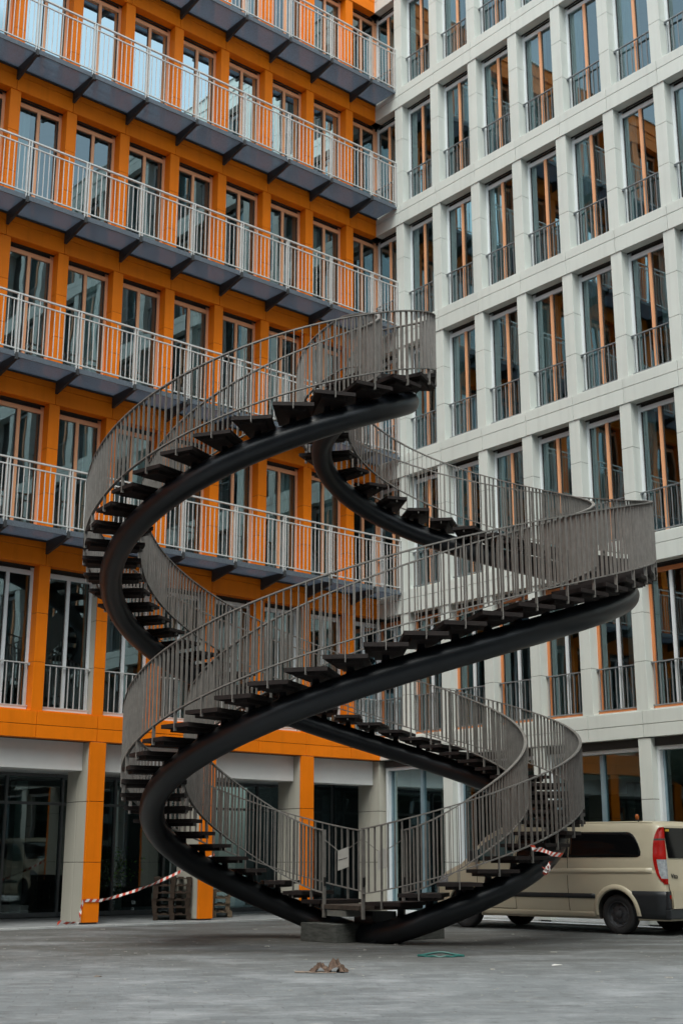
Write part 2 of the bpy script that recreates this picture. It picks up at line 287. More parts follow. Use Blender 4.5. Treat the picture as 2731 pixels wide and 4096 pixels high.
# ------------------------------------------------------------------ facades
H = 3.45; LINT = [7.0 + H*i for i in range(6)]
PW = {'L':.25, 'R':.285}; PER = {'L':1.3725, 'R':1.384}; OFF = {'L':1.0706, 'R':1.0854}
NB = {'L':14, 'R':14}
def facade(side):
    F = FL if side == 'L' else FR
    clad = 'orange' if side == 'L' else 'white'
    e = EL if side == 'L' else ER
    pw, per, off, nb = PW[side], PER[side], OFF[side], NB[side]
    B = empty('orange_building' if side == 'L' else 'white_building', tuple(O))
    if side == 'L': tag(B, 'orange panelled building on the left with white balcony railings on its upper storeys', 'building')
    else: tag(B, 'pale white gridded building on the right behind the van', 'building')
    def par(o): o.parent = B; o.matrix_parent_inverse = Matrix.Translation(-O); return o
    rng = random.Random(3 if side == 'L' else 5)
    TE = off + per*(nb-1)           # last pillar outer edge
    edges = [off + per*k for k in range(nb)]
    # spandrel bands
    levels = [(3.55, 4.06)] + [(LINT[i], LINT[i]+.55) for i in range(6)]
    for li, (z0, z1) in enumerate(levels):
        m = MB(); t0 = 0.0
        cuts = [ed-pw/2 for ed in edges] + [TE+.02]
        zz = [(z0, z0+.247), (z0+.256, z1)] if li == 0 else [(z0, z1-.215), (z1-.207, z1)]
        for a, b in zip([t0]+cuts[:-1], cuts):
            for k, (p, q) in enumerate(zz):
                m.box(F, (a+.006, -.30, p), (b-.006, .022 if k == 0 else .026, q), clad)
            if li: m.box(F, (a+.02, .0, z1-.002), (b-.02, .012, z1+.022), clad)
        m.box(F, (-.33, -.345, z0+.004), (TE, -.01, z1-.004), 'core')
        par(m.build('spandrel_band', bevel=.004))
    m = MB(); z1 = LINT[5]+.55      # parapet
    m.box(F, (0, -.36, z1+.01), (TE+.02, .05, z1+.42), clad); m.box(F, (-.3,-.4,z1+.425), (TE+.04,.09,z1+.47), 'wframe')
    par(m.build('parapet'))
    # pillars
    for k, ed in enumerate(edges):
        m = MB()
        for i in range(6):
            zs = (4.06 if i == 0 else LINT[i-1]+.55); h = (LINT[i]-zs)/3
            for j in range(3):
                z0 = zs+h*j+.004; z1 = zs+h*(j+1)-.004
                if side == 'L' and i == 0 and k % 2 == 1:
                    m.box(F, (ed-pw, -.035, z0), (ed, 0, z1), 'orange'); m.box(F, (ed-pw+.003, -.30, z0), (ed-.003, -.036, z1), 'cream')
                else: m.box(F, (ed-pw, -.30, z0), (ed, 0, z1), clad)
            m.box(F, (ed-pw+.01, -.29, zs), (ed-.01, -.01, LINT[i]), 'core')
        par(m.build('pillar', bevel=.004))
    # windows
    def window_proto(w, i, narrow=False):
        # local: t from 0 (corner side edge of opening) to w ; located at t0
        zb = 4.06 if i == 0 else LINT[i-1]+.55; zt = LINT[i]
        if side == 'L': fm, mm = ('wframe','wframe') if i == 0 else ('salmon','salmon')
        else: fm, mm = ('redframe','wframe') if i == 0 else ('wframe','salmon')
        jf = 'wframe' if side == 'R' and i else fm
        o1, o0 = -.235, -.30; fw = .062
        f = MB()
        f.box(F, (0,o0,zb), (fw,o1,zt), jf); f.box(F, (w-fw,o0,zb), (w,o1,zt), jf)
        f.box(F, (fw,o0,zt-.185), (w-fw,o1-.004,zt-.09), fm)
        f.box(F, (fw,o0,zb), (w-fw,o1-.004,zb+.075), fm)
        f.box(F, (fw,-.30,zt-.088), (w-fw,-.275,zt-.002), 'slot')
        f.box(F, (.004,-.22,zt-.035), (w-.004,-.20,zt+.002), 'slot')
        fo = f.build('window')
        kids = []
        mu = MB(); c = w*.5; mu.box(F, (c-.035,o0+.002,zb+.075), (c+.035,o1+.004,zt-.186), mm)
        for a, b in ((fw, c-.035), (c+.035, w-fw)):   # sash rims
            mu.box(F, (a,o0+.01,zb+.076), (a+.022,o1-.03,zt-.187), 'slot'); mu.box(F, (b-.022,o0+.01,zb+.076), (b,o1-.03,zt-.187), 'slot')
        kids.append(mu.build('mullion'))
        p = MB(); p.add([F(fw,-.275,zb+.07), F(w-fw,-.275,zb+.07), F(w-fw,-.275,zt-.17), F(fw,-.275,zt-.17)], [(0,1,2,3)], 'glass')
        kids.append(p.build('pane'))
        if i:
            s = MB(); s.box(F, (.012,-.31,zb-.02), (w-.012,.0,zb+.028), clad); kids.append(s.build('sill', bevel=.004))
        else:
            s = MB(); s.box(F, (.012,-.233,zb+.002), (w-.012,-.17,zb+.105), fm); s.box(F, (.008,-.165,zb+.001), (w-.008,-.004,zb+.03), clad)
            kids.append(s.build('sill', bevel=.004))
        if side == 'R' or i == 0:
            r = MB(); rm = 'railg' if side == 'R' else 'railw'; zt_ = zb+.97; o = -.175
            r.box(F, (.002,o-.02,zt_-.022), (w-.002,o+.02,zt_), rm); r.box(F, (.002,o-.015,zb+.10), (w-.002,o+.015,zb+.125), rm)
            n = 8
            for q in range(n):
                x = (q+.5)*w/n; r.box(F, (x-.008,o-.009,zb+.12), (x+.008,o+.009,zt_-.02), rm)
            for x in (.0, w-.03): r.box(F, (x,o-.06,zt_-.05), (x+.03,o+.02,zt_-.001), rm)
            kids.append(r.build('guard_rail'))
        return fo, kids, (zb, zt)
    def curtain(w, zb, zt, a, b):
        m = MB(); n = int((b-a)/.025); vs = []
        for q in range(n+1):
            x = a+(b-a)*q/n; oo = -.42+.03*sin(q*1.25)+.012*sin(q*.61)
            vs += [F(x,oo,zb+.02), F(x,oo,zt-.1)]
        m.add(vs, [(2*q,2*q+2,2*q+3,2*q+1) for q in range(n)], 'curtain'); return m.build('curtain', smooth=True)
    for i in range(6):
        w = per-pw
        fo, kids, (zb, zt) = window_proto(w, i)
        cur = [curtain(w,zb,zt,.05,.30), curtain(w,zb,zt,w-.45,w-.05), curtain(w,zb,zt,.05,w*.5)]
        for o in [fo]+kids+cur: C.objects.unlink(o)
        def place(src, kid, cu, dx):
            o = src.copy(); C.objects.link(o); o.location = e*dx; par(o)
            for c in kid: q = c.copy(); C.objects.link(q); q.parent = o
            if cu is not None: q = cu.copy(); C.objects.link(q); q.parent = o
        for k in range(nb-1):
            pc = .4 if side == 'L' else .75
            cu = rng.choice(cur) if rng.random() < pc else None
            place(fo, kids, cu, edges[k])
        wn = off-pw+.20
        f2, k2, _ = window_proto(wn, i)
        for o in [f2]+k2: C.objects.unlink(o)
        place(f2, k2, None, -.20)
    # interior: floor slabs and back wall
    m = MB()
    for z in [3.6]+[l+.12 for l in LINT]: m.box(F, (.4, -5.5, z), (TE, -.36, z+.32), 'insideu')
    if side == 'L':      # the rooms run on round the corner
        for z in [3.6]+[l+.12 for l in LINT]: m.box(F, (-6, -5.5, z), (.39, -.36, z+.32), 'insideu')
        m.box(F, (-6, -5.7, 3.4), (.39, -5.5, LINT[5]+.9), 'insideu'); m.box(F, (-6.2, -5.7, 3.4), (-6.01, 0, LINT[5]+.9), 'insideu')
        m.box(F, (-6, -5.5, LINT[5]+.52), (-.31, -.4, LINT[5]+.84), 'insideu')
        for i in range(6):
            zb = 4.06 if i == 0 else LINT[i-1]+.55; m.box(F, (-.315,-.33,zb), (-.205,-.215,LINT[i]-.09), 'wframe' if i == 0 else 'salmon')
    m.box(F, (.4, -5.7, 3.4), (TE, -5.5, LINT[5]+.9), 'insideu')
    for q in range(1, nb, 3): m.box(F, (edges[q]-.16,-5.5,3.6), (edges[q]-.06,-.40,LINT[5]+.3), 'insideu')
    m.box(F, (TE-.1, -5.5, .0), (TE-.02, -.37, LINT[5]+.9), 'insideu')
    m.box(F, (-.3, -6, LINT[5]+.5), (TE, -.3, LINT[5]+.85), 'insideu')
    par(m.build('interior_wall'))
    return B, par, edges, TE
BL, parL, edL, TEL = facade('L')
BR, parR, edR, TER = facade('R')

def wing(side, par, TE):  # out-of-view wings, added to cut low sky light on the lower walls
    F = FL if side == 'L' else FR; clad = 'orange' if side == 'L' else 'white'; m = MB(); T1 = TE+33
    m.box(F, (TE+.03,-12,0), (T1,-.35,24.8), 'slot')
    for z in [3.55]+LINT: m.box(F, (TE+.03,-.34,z), (T1,.02,z+.55), clad)
    t = TE+1.38
    while t < T1: m.box(F, (t-.3,-.34,0), (t,.0,24.25), clad); t += 1.38
    if side == 'L':          # unseen courtyard side behind the camera, added to block low sky
        Fb = lambda x, y, z: Vector((x, -y, z))
        m.box(Fb, (-46,15,0), (44,27,24.8), 'slot')
        for z in [3.55]+LINT: m.box(Fb, (-46,14.6,z), (44,14.99,z+.55), 'white')
        t = -46
        while t < 44: m.box(Fb, (t,14.65,0), (t+.3,14.99,24.3), 'white'); t += 1.38
    par(m.build('unseen_wing'))
wing('L', parL, TEL); wing('R', parR, TER)
# ------------------------------------------------------------------ balconies on the orange building
def balconies():
    DP = .86
    for i in range(5):
        zd = LINT[i]+.50
        TE = TEL-.1
        bal = MB()
        cuts = [0.02]+[ed-PW['L']/2 for ed in edL]
        for a, b in zip(cuts[:-1], cuts[1:]):
            bal.box(FL, (a+.035, .075, zd), (b-.035, DP-.03, zd+.03), 'grate')
        bo = parL(bal.build('balcony'))
        ed = MB()
        ed.box(FL, (.02, DP-.028, zd-.035), (TE, DP, zd+.075), 'deck'); ed.box(FL, (.02, .03, zd-.03), (TE, .072, zd+.06), 'bracket')
        x = ed.build('edge_beam', bo)
        br = MB()
        for c in cuts[1:]:
            y0, y1 = .03, DP+.03
            for s in (0,):
                br.hexa([FL(c-.03,y0,zd-.27),FL(c+.03,y0,zd-.27),FL(c+.03,y1,zd-.09),FL(c-.03,y1,zd-.09),
                         FL(c-.03,y0,zd+.034),FL(c+.03,y0,zd+.034),FL(c+.03,y1,zd+.05),FL(c-.03,y1,zd+.05)], 'bracket')
            br.box(FL, (c-.11,.03,zd-.04), (c+.11,.12,zd+.0), 'bracket')
        # brackets as separate parts
        for c in cuts[1:]:
            k = MB(); y0, y1 = .03, DP+.03
            k.hexa([FL(c-.03,y0,zd-.27),FL(c+.03,y0,zd-.27),FL(c+.03,y1,zd-.09),FL(c-.03,y1,zd-.09),
                    FL(c-.03,y0,zd+.034),FL(c+.03,y0,zd+.034),FL(c+.03,y1,zd+.05),FL(c-.03,y1,zd+.05)], 'bracket')
            k.box(FL, (c-.10,.12,zd-.045), (c-.031,.17,zd-.002), 'bracket')
            k.box(FL, (c-.10,DP-.10,zd-.045), (c-.031,DP-.05,zd-.002), 'bracket')
            k.build('bracket', bo)
        r = MB(); y = DP-.015; zt = zd+1.34
        r.box(FL, (.03,y-.025,zt-.03), (TE,y+.025,zt), 'railw'); r.box(FL, (.03,y-.015,zt-.165), (TE,y+.015,zt-.14), 'railw')
        r.box(FL, (.03,y-.015,zd+.13), (TE,y+.015,zd+.155), 'railw')
        r.build('handrail', bo)
        for c in [.06]+cuts[1:]:
            ps = MB()
            for dx in (-.030, .030):
                ps.box(FL, (c+dx-.010,y-.028,zd+.02), (c+dx+.010,y+.028,zt-.012), 'railw')
            ps.build('rail_post', bo)
        bs = MB()
        for a, b in zip([.06]+cuts[1:-1], cuts[1:]):
            n = 12 if b-a > 1 else 8
            for q in range(1, n):
                x = a+(b-a)*q/n; lg = n == 12 and q in (4,8)
                bs.box(FL, (x-.0065,y-.009,zd+.14), (x+.0065,y+.009,zt-.02 if lg else zt-.15), 'railw')
        bs.build('baluster_infill', bo)
balconies()

# ------------------------------------------------------------------ ground floor, orange building
def ground_left():
    for k in range(1, 14, 2):
        ed = edL[k]; m = MB(); t0, t1 = ed-.335, ed+.02
        zj = [.045, 1.19, 2.365, 3.54]
        for a, b in zip(zj[:-1], zj[1:]):
            m.box(FL, (t0,-.03,a+.006), (t1,.045,b-.006), 'orange')
            m.box(FL, (t0+.004,-.42,a+.006), (t1-.004,-.031,b-.006), 'cream'); m.box(FL, (t0+.004,-.82,a+.006), (t1-.004,-.426,b-.006), 'cream')
        m.box(FL, (t0+.02,-.80,.0), (t1-.02,.02,3.545), 'core')
        parL(m.build('ground_column', bevel=.004))
    # corner column
    m = MB()
    for a, b in zip([.045,1.19,2.365],[1.19,2.365,3.54]):
        m.box(FL, (-.30,-.38,a+.006), (-.003,-.045,b-.006), 'cream'); m.box(FL, (-.30,-.80,a+.006), (-.003,-.386,b-.006), 'cream')
    m.box(FL, (-.28,-.78,0), (-.02,-.05,3.545), 'core')
    parL(m.build('corner_column', bevel=.004))
    m = MB()
    m.box(FL, (.0,-.78,2.98), (TEL,-.27,3.538), 'beam'); m.box(FL, (-.1,-.84,3.5395), (TEL,-.2,3.547), 'slot'); parL(m.build('soffit_beam'))
    m = MB(); m.box(FL, (-.2,-5.0,3.10), (TEL,-.785,3.30), 'beam'); parL(m.build('soffit'))
    # recessed glazing
    g0 = -3.25
    xs = [-.2 + 1.3725*q for q in range(15)]
    for a, b in zip(xs[:-1], xs[1:]):
        f = MB(); f.box(FL, (a,g0-.06,.04), (a+.055,g0+.03,3.09), 'slotf'); f.box(FL, (a+.056,g0-.05,.04), (b-.001,g0+.02,.13), 'slotf')
        f.box(FL, (a+.056,g0-.05,2.42), (b-.001,g0+.02,2.48), 'slotf'); f.box(FL, (a+.056,g0-.05,3.02), (b-.001,g0+.02,3.09), 'slotf')
        fo = parL(f.build('glazing_frame'))
        p = MB(); p.add([FL(a+.05,g0-.02,.1), FL(b,g0-.02,.1), FL(b,g0-.02,3.05), FL(a+.05,g0-.02,3.05)], [(0,1,2,3)], 'gglass'); p.build('pane', fo)
    f = MB(); f.box(FL, (-.26,-3.3,.04), (-.20,-3.24,3.09), 'slotf'); f.box(FL, (-.26,-.86,.04), (-.20,-.81,3.09), 'slotf'); f.box(FL, (-.26,-2.05,.04), (-.20,-1.99,3.09), 'slotf')
    fo = parL(f.build('glazing_frame')); p = MB(); p.add([FL(-.23,-3.3,.05),FL(-.23,-.82,.05),FL(-.23,-.82,3.08),FL(-.23,-3.3,3.08)], [(0,1,2,3)], 'gglass'); p.build('pane', fo)
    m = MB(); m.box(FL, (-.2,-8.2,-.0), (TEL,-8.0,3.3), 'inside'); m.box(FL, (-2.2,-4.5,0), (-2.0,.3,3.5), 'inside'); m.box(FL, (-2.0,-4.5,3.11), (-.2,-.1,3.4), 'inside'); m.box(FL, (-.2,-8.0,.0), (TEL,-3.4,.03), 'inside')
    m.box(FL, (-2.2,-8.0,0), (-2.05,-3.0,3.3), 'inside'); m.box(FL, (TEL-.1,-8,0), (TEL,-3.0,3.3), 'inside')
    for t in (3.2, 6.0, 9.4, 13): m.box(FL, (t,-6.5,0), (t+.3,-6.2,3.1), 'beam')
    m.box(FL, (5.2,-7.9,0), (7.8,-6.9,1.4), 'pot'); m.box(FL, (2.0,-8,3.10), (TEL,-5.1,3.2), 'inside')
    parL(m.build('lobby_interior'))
M['slotf'] = mat('grey_glazing_frame', (.13,.145,.155), .4, metal=.3)
ground_left()

def ground_right():
    ks = [1,3,5,7,9,11,13]
    for k in ks:
        ed = edR[k]; m = MB()
        for a, b in zip([.045,1.19,2.365],[1.19,2.365,3.54]): m.box(FR, (ed-.30,-.34,a+.006), (ed,.0,b-.006), 'white')
        m.box(FR, (ed-.28,-.32,0), (ed-.02,-.02,3.545), 'core'); parR(m.build('ground_column', bevel=.004))
    prev = .02
    for k in ks:
        a = prev; b = edR[k]-.30; prev = edR[k]
        f = MB(); z0, z1 = .05, 3.38; o1, o0 = -.16, -.34
        f.box(FR, (a+.002,o0,z0), (a+.075,o1,z1), 'wframe'); f.box(FR, (b-.075,o0,z0), (b-.002,o1,z1), 'wframe')
        f.box(FR, (a+.076,o0,z1-.075), (b-.076,o1-.003,z1), 'wframe'); f.box(FR, (a+.076,o0,z0), (b-.076,o1-.003,z0+.07), 'wframe')
        f.box(FR, (a+.002,-.34,z1+.002), (b-.002,-.12,3.545), 'slot')
        f.box(FR, (a+.002,-.34,.0), (b-.002,-.02,z0-.002), 'kerb')
        fo = parR(f.build('shop_window', bevel=.003))
        c = (a+b)/2+.1
        q = MB(); q.box(FR, (c-.045,-.325,z0+.071), (c+.045,-.235,z1-.078), 'tealf')
        q.box(FR, (a+.076,-.325,z0+.071), (a+.12,-.26,z1-.078), 'tealf'); q.build('mullion', fo)
        p = MB(); p.add([FR(a+.07,-.29,z0+.05), FR(b-.07,-.29,z0+.05), FR(b-.07,-.29,z1-.05), FR(a+.07,-.29,z1-.05)], [(0,1,2,3)], 'gglassr'); p.build('pane', fo)
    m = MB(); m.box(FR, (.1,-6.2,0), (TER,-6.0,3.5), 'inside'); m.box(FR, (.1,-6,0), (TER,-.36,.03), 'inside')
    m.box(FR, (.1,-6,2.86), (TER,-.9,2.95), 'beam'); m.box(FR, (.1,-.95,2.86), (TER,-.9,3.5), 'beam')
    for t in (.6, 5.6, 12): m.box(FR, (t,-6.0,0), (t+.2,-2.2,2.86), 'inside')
    parR(m.build('shop_interior'))
M['tealf'] = mat('blue_grey_mullion', (.22,.31,.36), .35, metal=.2)
ground_right()

# ------------------------------------------------------------------ spiral staircase
S = 1.133
Gc = dict(cx=.31122*S, cy=18.80151*S, zb=(.22089-1.2)*S+1.2, R=3.8686*S, Hs=7.62883*S, f0=2.254122, a=3.148672, b=.073811, q=1.14986)
def P(tau):
    """closed curve: tau 0..2pi, strand A up (0..pi), strand B down (pi..2pi)"""
    s = sin(tau); u = -cos(tau)
    r = Gc['R']*(abs(s)**Gc['q'])*(1 if s >= 0 else -1); ph = Gc['f0']+Gc['a']*u+Gc['b']*u**3
    return Vector((Gc['cx']+r*cos(ph), Gc['cy']+r*sin(ph), Gc['zb']+Gc['Hs']*(1+u)/2))
def frame(tau):
    T = (P(tau+.002)-P(tau-.002)).normalized()
    N = Vector((-T.y, T.x, 0)).normalized()
    return T, N, T.cross(N).normalized()*(-1)
st = empty('spiral_staircase', (Gc['cx'], Gc['cy'], 0))
tag(st, 'dark looping double spiral staircase carried on one thick black tube with grey railings', 'staircase')
SP = Vector((Gc['cx'], Gc['cy'], 0))
def sp(o): o.parent = st; o.matrix_parent_inverse = Matrix.Translation(-SP); return o
NS = 520; RT = .185
m = MB(); pts = []; fr = []
for i in range(NS):
    tau = 2*pi*i/NS; T, N, B = frame(tau); pts.append(P(tau)); fr.append((N, B))
m.sweep(pts, fr, [(RT*cos(2*pi*k/28), RT*sin(2*pi*k/28)) for k in range(28)], 'tube', closed=True)
sp(m.build('support_tube', smooth=True))
# arc length table for one strand
NT = 4000; tt = [pi*i/NT for i in range(NT+1)]; ss = [0]
for i in range(NT): ss.append(ss[-1]+(P(tt[i+1])-P(tt[i])).length)
TOT = ss[-1]
def tau_at(s):
    import bisect
    j = min(max(bisect.bisect_left(ss, s), 1), NT); a = (s-ss[j-1])/(ss[j]-ss[j-1]); return tt[j-1]+a*(tt[j]-tt[j-1])
def s_of(tau): return ss[int(round(tau/pi*NT))]
HW = .475
def DTf(tau):                  # tread top above the tube centre, a little more at the two landings
    k = abs(sin(tau)); return .365+.10*max(0,1-k/.45)**1.3
s0 = s_of(.114*pi); steps = []
s = s0 - .475*1; 
steps.append(s0-.455*S); s = s0
while s < TOT-.35:
    steps.append(s); f = s/TOT; s += (.43 + .085*max(0,(f-.42))/.58)*S
taus = [tau_at(x) for x in steps]
def mirror(tau): return 2*pi-tau
half = .24*S
def tread(tau_c, ta, tb, w=HW, bracket=True):
    zt = P(tau_c).z+DTf(tau_c)
    pc = P(tau_c); T, N, B = frame(tau_c); Th = Vector((T.x,T.y,0)).normalized()
    pa, pb = P(ta), P(tb); Na, Nb = frame(ta)[1], frame(tb)[1]
    if Na.dot(N) < 0: Na = -Na
    if Nb.dot(N) < 0: Nb = -Nb
    def q(p, n, s, z): v = p+n*(s*w); return Vector((v.x, v.y, z))
    m = MB(); th = .055
    lo = [q(pa,Na,-1,zt-th), q(pb,Nb,-1,zt-th), q(pb,Nb,1,zt-th), q(pa,Na,1,zt-th)]
    hi = [v+Vector((0,0,th)) for v in lo]
    m.hexa(lo+hi, 'tread')
    # folded lower tray, narrower than the tread
    c = (lo[0]+lo[1]+lo[2]+lo[3])/4
    lo2 = [c+(v-c)*.70+N*0 for v in lo]
    lo2 = [Vector((v.x,v.y,zt-th-.048)) for v in [c+Vector(((v-c).dot(Th)*.62*Th.x+(v-c).dot(N)*.84*N.x, (v-c).dot(Th)*.62*Th.y+(v-c).dot(N)*.84*N.y,0)) for v in lo]]
    m.hexa(lo2+[v+Vector((0,0,.047)) for v in lo2], 'tread')
    o = sp(m.build('tread'))
    if bracket:     # post with a flared foot welded to the tube
        b = MB(); top = zt-th-.045; zc = P(tau_c).z+RT*.80
        rings = [(zc-.06,.15),(zc+.01,.095),(zc+.05,.062),(zc+.075,.052),(max(top,zc+.08),.05)]
        vs = []; n = 14
        for z, r in rings:
            for k in range(n):
                a = 2*pi*k/n
                v = pc + Th*(r*cos(a)) + N*(r*sin(a)); sl = (T.z/max(.2,sqrt(T.x**2+T.y**2)))*(r*cos(a)) if z < zc+.06 else 0
                vs.append((v.x, v.y, z+sl))
        b.add(vs, [(i*n+k, i*n+(k+1)%n, (i+1)*n+(k+1)%n, (i+1)*n+k) for i in range(4) for k in range(n)], 'tube')
        b.build('tread_post', o, smooth=True)
    return o
for i, tc in enumerate(taus):
    sc = steps[i]; ta, tb = tau_at(max(.02, sc-half)), tau_at(min(TOT-.02, sc+half))
    tread(tc, ta, tb); tread(mirror(tc), mirror(ta), mirror(tb))
# landings
def landing(tc, span, mt):
    m = MB(); pc = P(tc); zt = pc.z+DTf(tc); T, N, B = frame(tc); Th = Vector((T.x,T.y,0)).normalized()
    lo = [pc-Th*span-N*HW, pc+Th*span-N*HW, pc+Th*span+N*HW, pc-Th*span+N*HW]
    lo = [Vector((v.x,v.y,zt-.07)) for v in lo]
    m.hexa(lo+[v+Vector((0,0,.07)) for v in lo], mt)
    return sp(m.build('landing', bevel=.004))
lb = landing(0, .50, 'landing'); landing(pi, .42, 'tread')
m = MB(); T, N, B = frame(0); Th = Vector((T.x,T.y,0)).normalized(); pc = P(0)
fb = lambda x, y, z: Vector((pc.x,pc.y,0))+Th*x+N*y+Vector((0,0,z))
m.box(fb, (-.34,-.47,.385), (.17,-.10,.475), 'conc2'); m.box(fb, (-.20,-.05,.22), (.30,.40,.455), 'tube'); m.box(fb, (-.10,-.15,-.02), (.50,.36,.19), 'tube')
m.build('landing_support', lb); lb.children[0].matrix_parent_inverse = Matrix.Identity(4)
lb.children[0].matrix_parent_inverse = Matrix.Translation(Vector((0,0,0)))
# railings (two, each runs up strand A, over the top and down strand B)
def railing(side, ta0, tb0):
    s_a = s_of(ta0*pi); s_b = s_of(tb0*pi)
    def at(s):       # s over closed length
        if s <= TOT: return tau_at(s)
        return 2*pi-tau_at(2*TOT-s)
    off = side*.45
    def pos(s, dz):
        tau = at(s); N = frame(tau)[1]; p = P(tau)+N*off; return Vector((p.x,p.y,P(tau).z+DTf(tau)+dz))
    L0, L1 = s_a, 2*TOT-s_b
    def path(dz, a=L0, b=L1, st_=.09):
        n = int((b-a)/st_); pts = [pos(a+(b-a)*i/n, dz) for i in range(n+1)]; fr = []
        for i in range(len(pts)):
            T = (pts[min(i+1,n)]-pts[max(i-1,0)]).normalized(); N = Vector((-T.y,T.x,0)).normalized(); fr.append((N, T.cross(N)))
        return pts, fr
    HR, BR_ = 1.12, .165
    m = MB(); p, f = path(HR); m.sweep(p, f, [(-.025,-.009),(.025,-.009),(.025,.009),(-.025,.009)], 'srail')
    root = sp(m.build('handrail'))
    m = MB(); p, f = path(BR_); m.sweep(p, f, [(-.022,-.008),(.022,-.008),(.022,.008),(-.022,.008)], 'srail'); m.build('bottom_rail', root)
    # tread positions in s, both strands
    TS = sorted([x for x in steps]+[2*TOT-x for x in steps]); TS = [x for x in TS if L0+.02 < x < L1-.02]
    m = MB()
    def bar(s, z0, z1, w=.0185, t=.005):
        a = pos(s, z0); b = pos(s, z1); c = pos(s+.02, z1); T = Vector((c.x-b.x,c.y-b.y,0)).normalized(); N = Vector((-T.y,T.x,0))
        b = Vector((a.x,a.y,b.z))
        v = [a+N*w*i+T*t*j for i,j in ((-1,-1),(1,-1),(1,1),(-1,1))]; v += [b+N*w*i+T*t*j for i,j in ((-1,-1),(1,-1),(1,1),(-1,1))]
        m.hexa(v, 'srail')
    allm = [L0]+TS+[L1]
    for i, (a, b) in enumerate(zip(allm[:-1], allm[1:])):
        n = max(1, round((b-a)/(.108)))
        for k in range(1, n): bar(a+(b-a)*k/n, BR_, HR)
        if i: bar(a, -.10, HR, .024, .0065)
    m.build('baluster_infill', root)
    for s, q in ((L0, 1), (L1, -1)):
        m = MB()
        a = pos(s, 0); zbot = .36 if True else 0
        T = (pos(s+.02,0)-pos(s,0)); T = Vector((T.x,T.y,0)).normalized(); N = Vector((-T.y,T.x,0)); zt = pos(s,HR).z+.012
        v = [Vector((a.x,a.y,zbot))+N*.028*i+T*.012*j for i,j in ((-1,-1),(1,-1),(1,1),(-1,1))]
        m.hexa(v+[Vector((w.x,w.y,zt)) for w in v], 'srail')
        mm = Vector((a.x,a.y,0)); 
        m.hexa([Vector((a.x,a.y,z))+N*.02*i+T*.022*j for z in (.83,.965) for i,j in ((-1,-1),(1,-1),(1,1),(-1,1))], 'asph_dark')
        m.build('end_post', root)
    return pos(L0, HR), pos(L1, HR)
pa_near, pb_near = railing(-1, .050, .046)
pa_far, pb_far = railing(1, .044, .052)
for o in list(bpy.data.objects):
    if o.parent and o.parent.parent is st: o.matrix_parent_inverse = Matrix.Identity(4)

# chains with signs over the two openings
def text_obj(name, body, size, matn, parent=None, ext=.0015):
    cu = bpy.data.curves.new(name, 'FONT'); cu.body = body; cu.size = size; cu.align_x = 'CENTER'; cu.align_y = 'CENTER'; cu.extrude = ext
    t = bpy.data.objects.new(name, cu); me = bpy.data.meshes.new_from_object(t); me.name = name; bpy.data.objects.remove(t)
    me.materials.clear(); me.materials.append(M[matn]); o = bpy.data.objects.new(name, me); C.objects.link(o)
    if parent: o.parent = parent
    return o
def chain_sign(a, b, label, front):
    a = a-Vector((0,0,.14)); b = b-Vector((0,0,.14)); mid = (a+b)/2-Vector((0,0,.30)); d = (b-a).normalized()
    w, h = .135, .15
    ang = math.atan2(d.y, d.x); root = empty('warning_sign', tuple(mid), ang); tag(root, label, 'sign')
    L = lambda x, y, z: Vector((x,y,z))
    m = MB(); tilt = .03
    m.hexa([L(-w,-.004,-h-tilt),L(w,-.004,-h+tilt),L(w,.004,-h+tilt),L(-w,.004,-h-tilt),L(-w,-.004,h-tilt),L(w,-.004,h+tilt),L(w,.004,h+tilt),L(-w,.004,h-tilt)], 'sign')
    m.build('sign_plate', root)
    inv = Matrix.Translation(mid) @ Matrix.Rotation(ang, 4, 'Z'); inv = inv.inverted()
    for q in ([inv@a, L(-w+.01,0,h-.03)], [L(w-.01,0,h+.0), inv@b]):
        m = MB(); m.tube(q, .006, 'srail', 6); m.build('chain', root)
    t = text_obj('sign_text', 'Betreten verboten', .030, 'signtxt', root)
    t.rotation_euler = (rad(90),rad(-10),0) if front else (rad(90),rad(10),rad(180)); t.location = (0,-.0055,0) if front else (0,.0055,0)
chain_sign(pb_near, pa_near, 'small pale sign with a printed line hung on a chain across the near stair opening', True)
chain_sign(pb_far, pa_far, 'small dark grey back of a sign hung across the far stair opening', False)

# concrete blocks at the foot
def block(name, c, ang, lx, ly, h, label):
    o = empty  # noqa
    m = MB(); m.box(lambda x,y,z: Vector((x,y,z)), (-lx/2,-ly/2,0), (lx/2,ly/2,h), 'conc')
    ob = m.build(name, bevel=.008); ob.location = c; ob.rotation_euler = (0,0,ang); tag(ob, label, 'concrete block', 'blocks at the stair foot'); return ob
a_ = math.atan2(-.65,.565)
v1 = Vector((.565,-.65,0)).normalized(); v2 = Vector((.386,.33,0)).normalized()
mm_ = Vector((-.08,20.92,0)); ce = mm_ - v1*.43 + v2*.40
block('concrete_block', tuple(ce), math.atan2(v1.y,v1.x), .86, .80, .275, 'weathered grey concrete block in front at the left of the stair foot')
ce2 = Vector((1.33,21.96,0)) - v1*.43 + v2*.05
block('concrete_block', tuple(ce2), math.atan2(v1.y,v1.x), .86, .80, .25, 'dark concrete block half hidden behind the tube at the right of the stair foot')

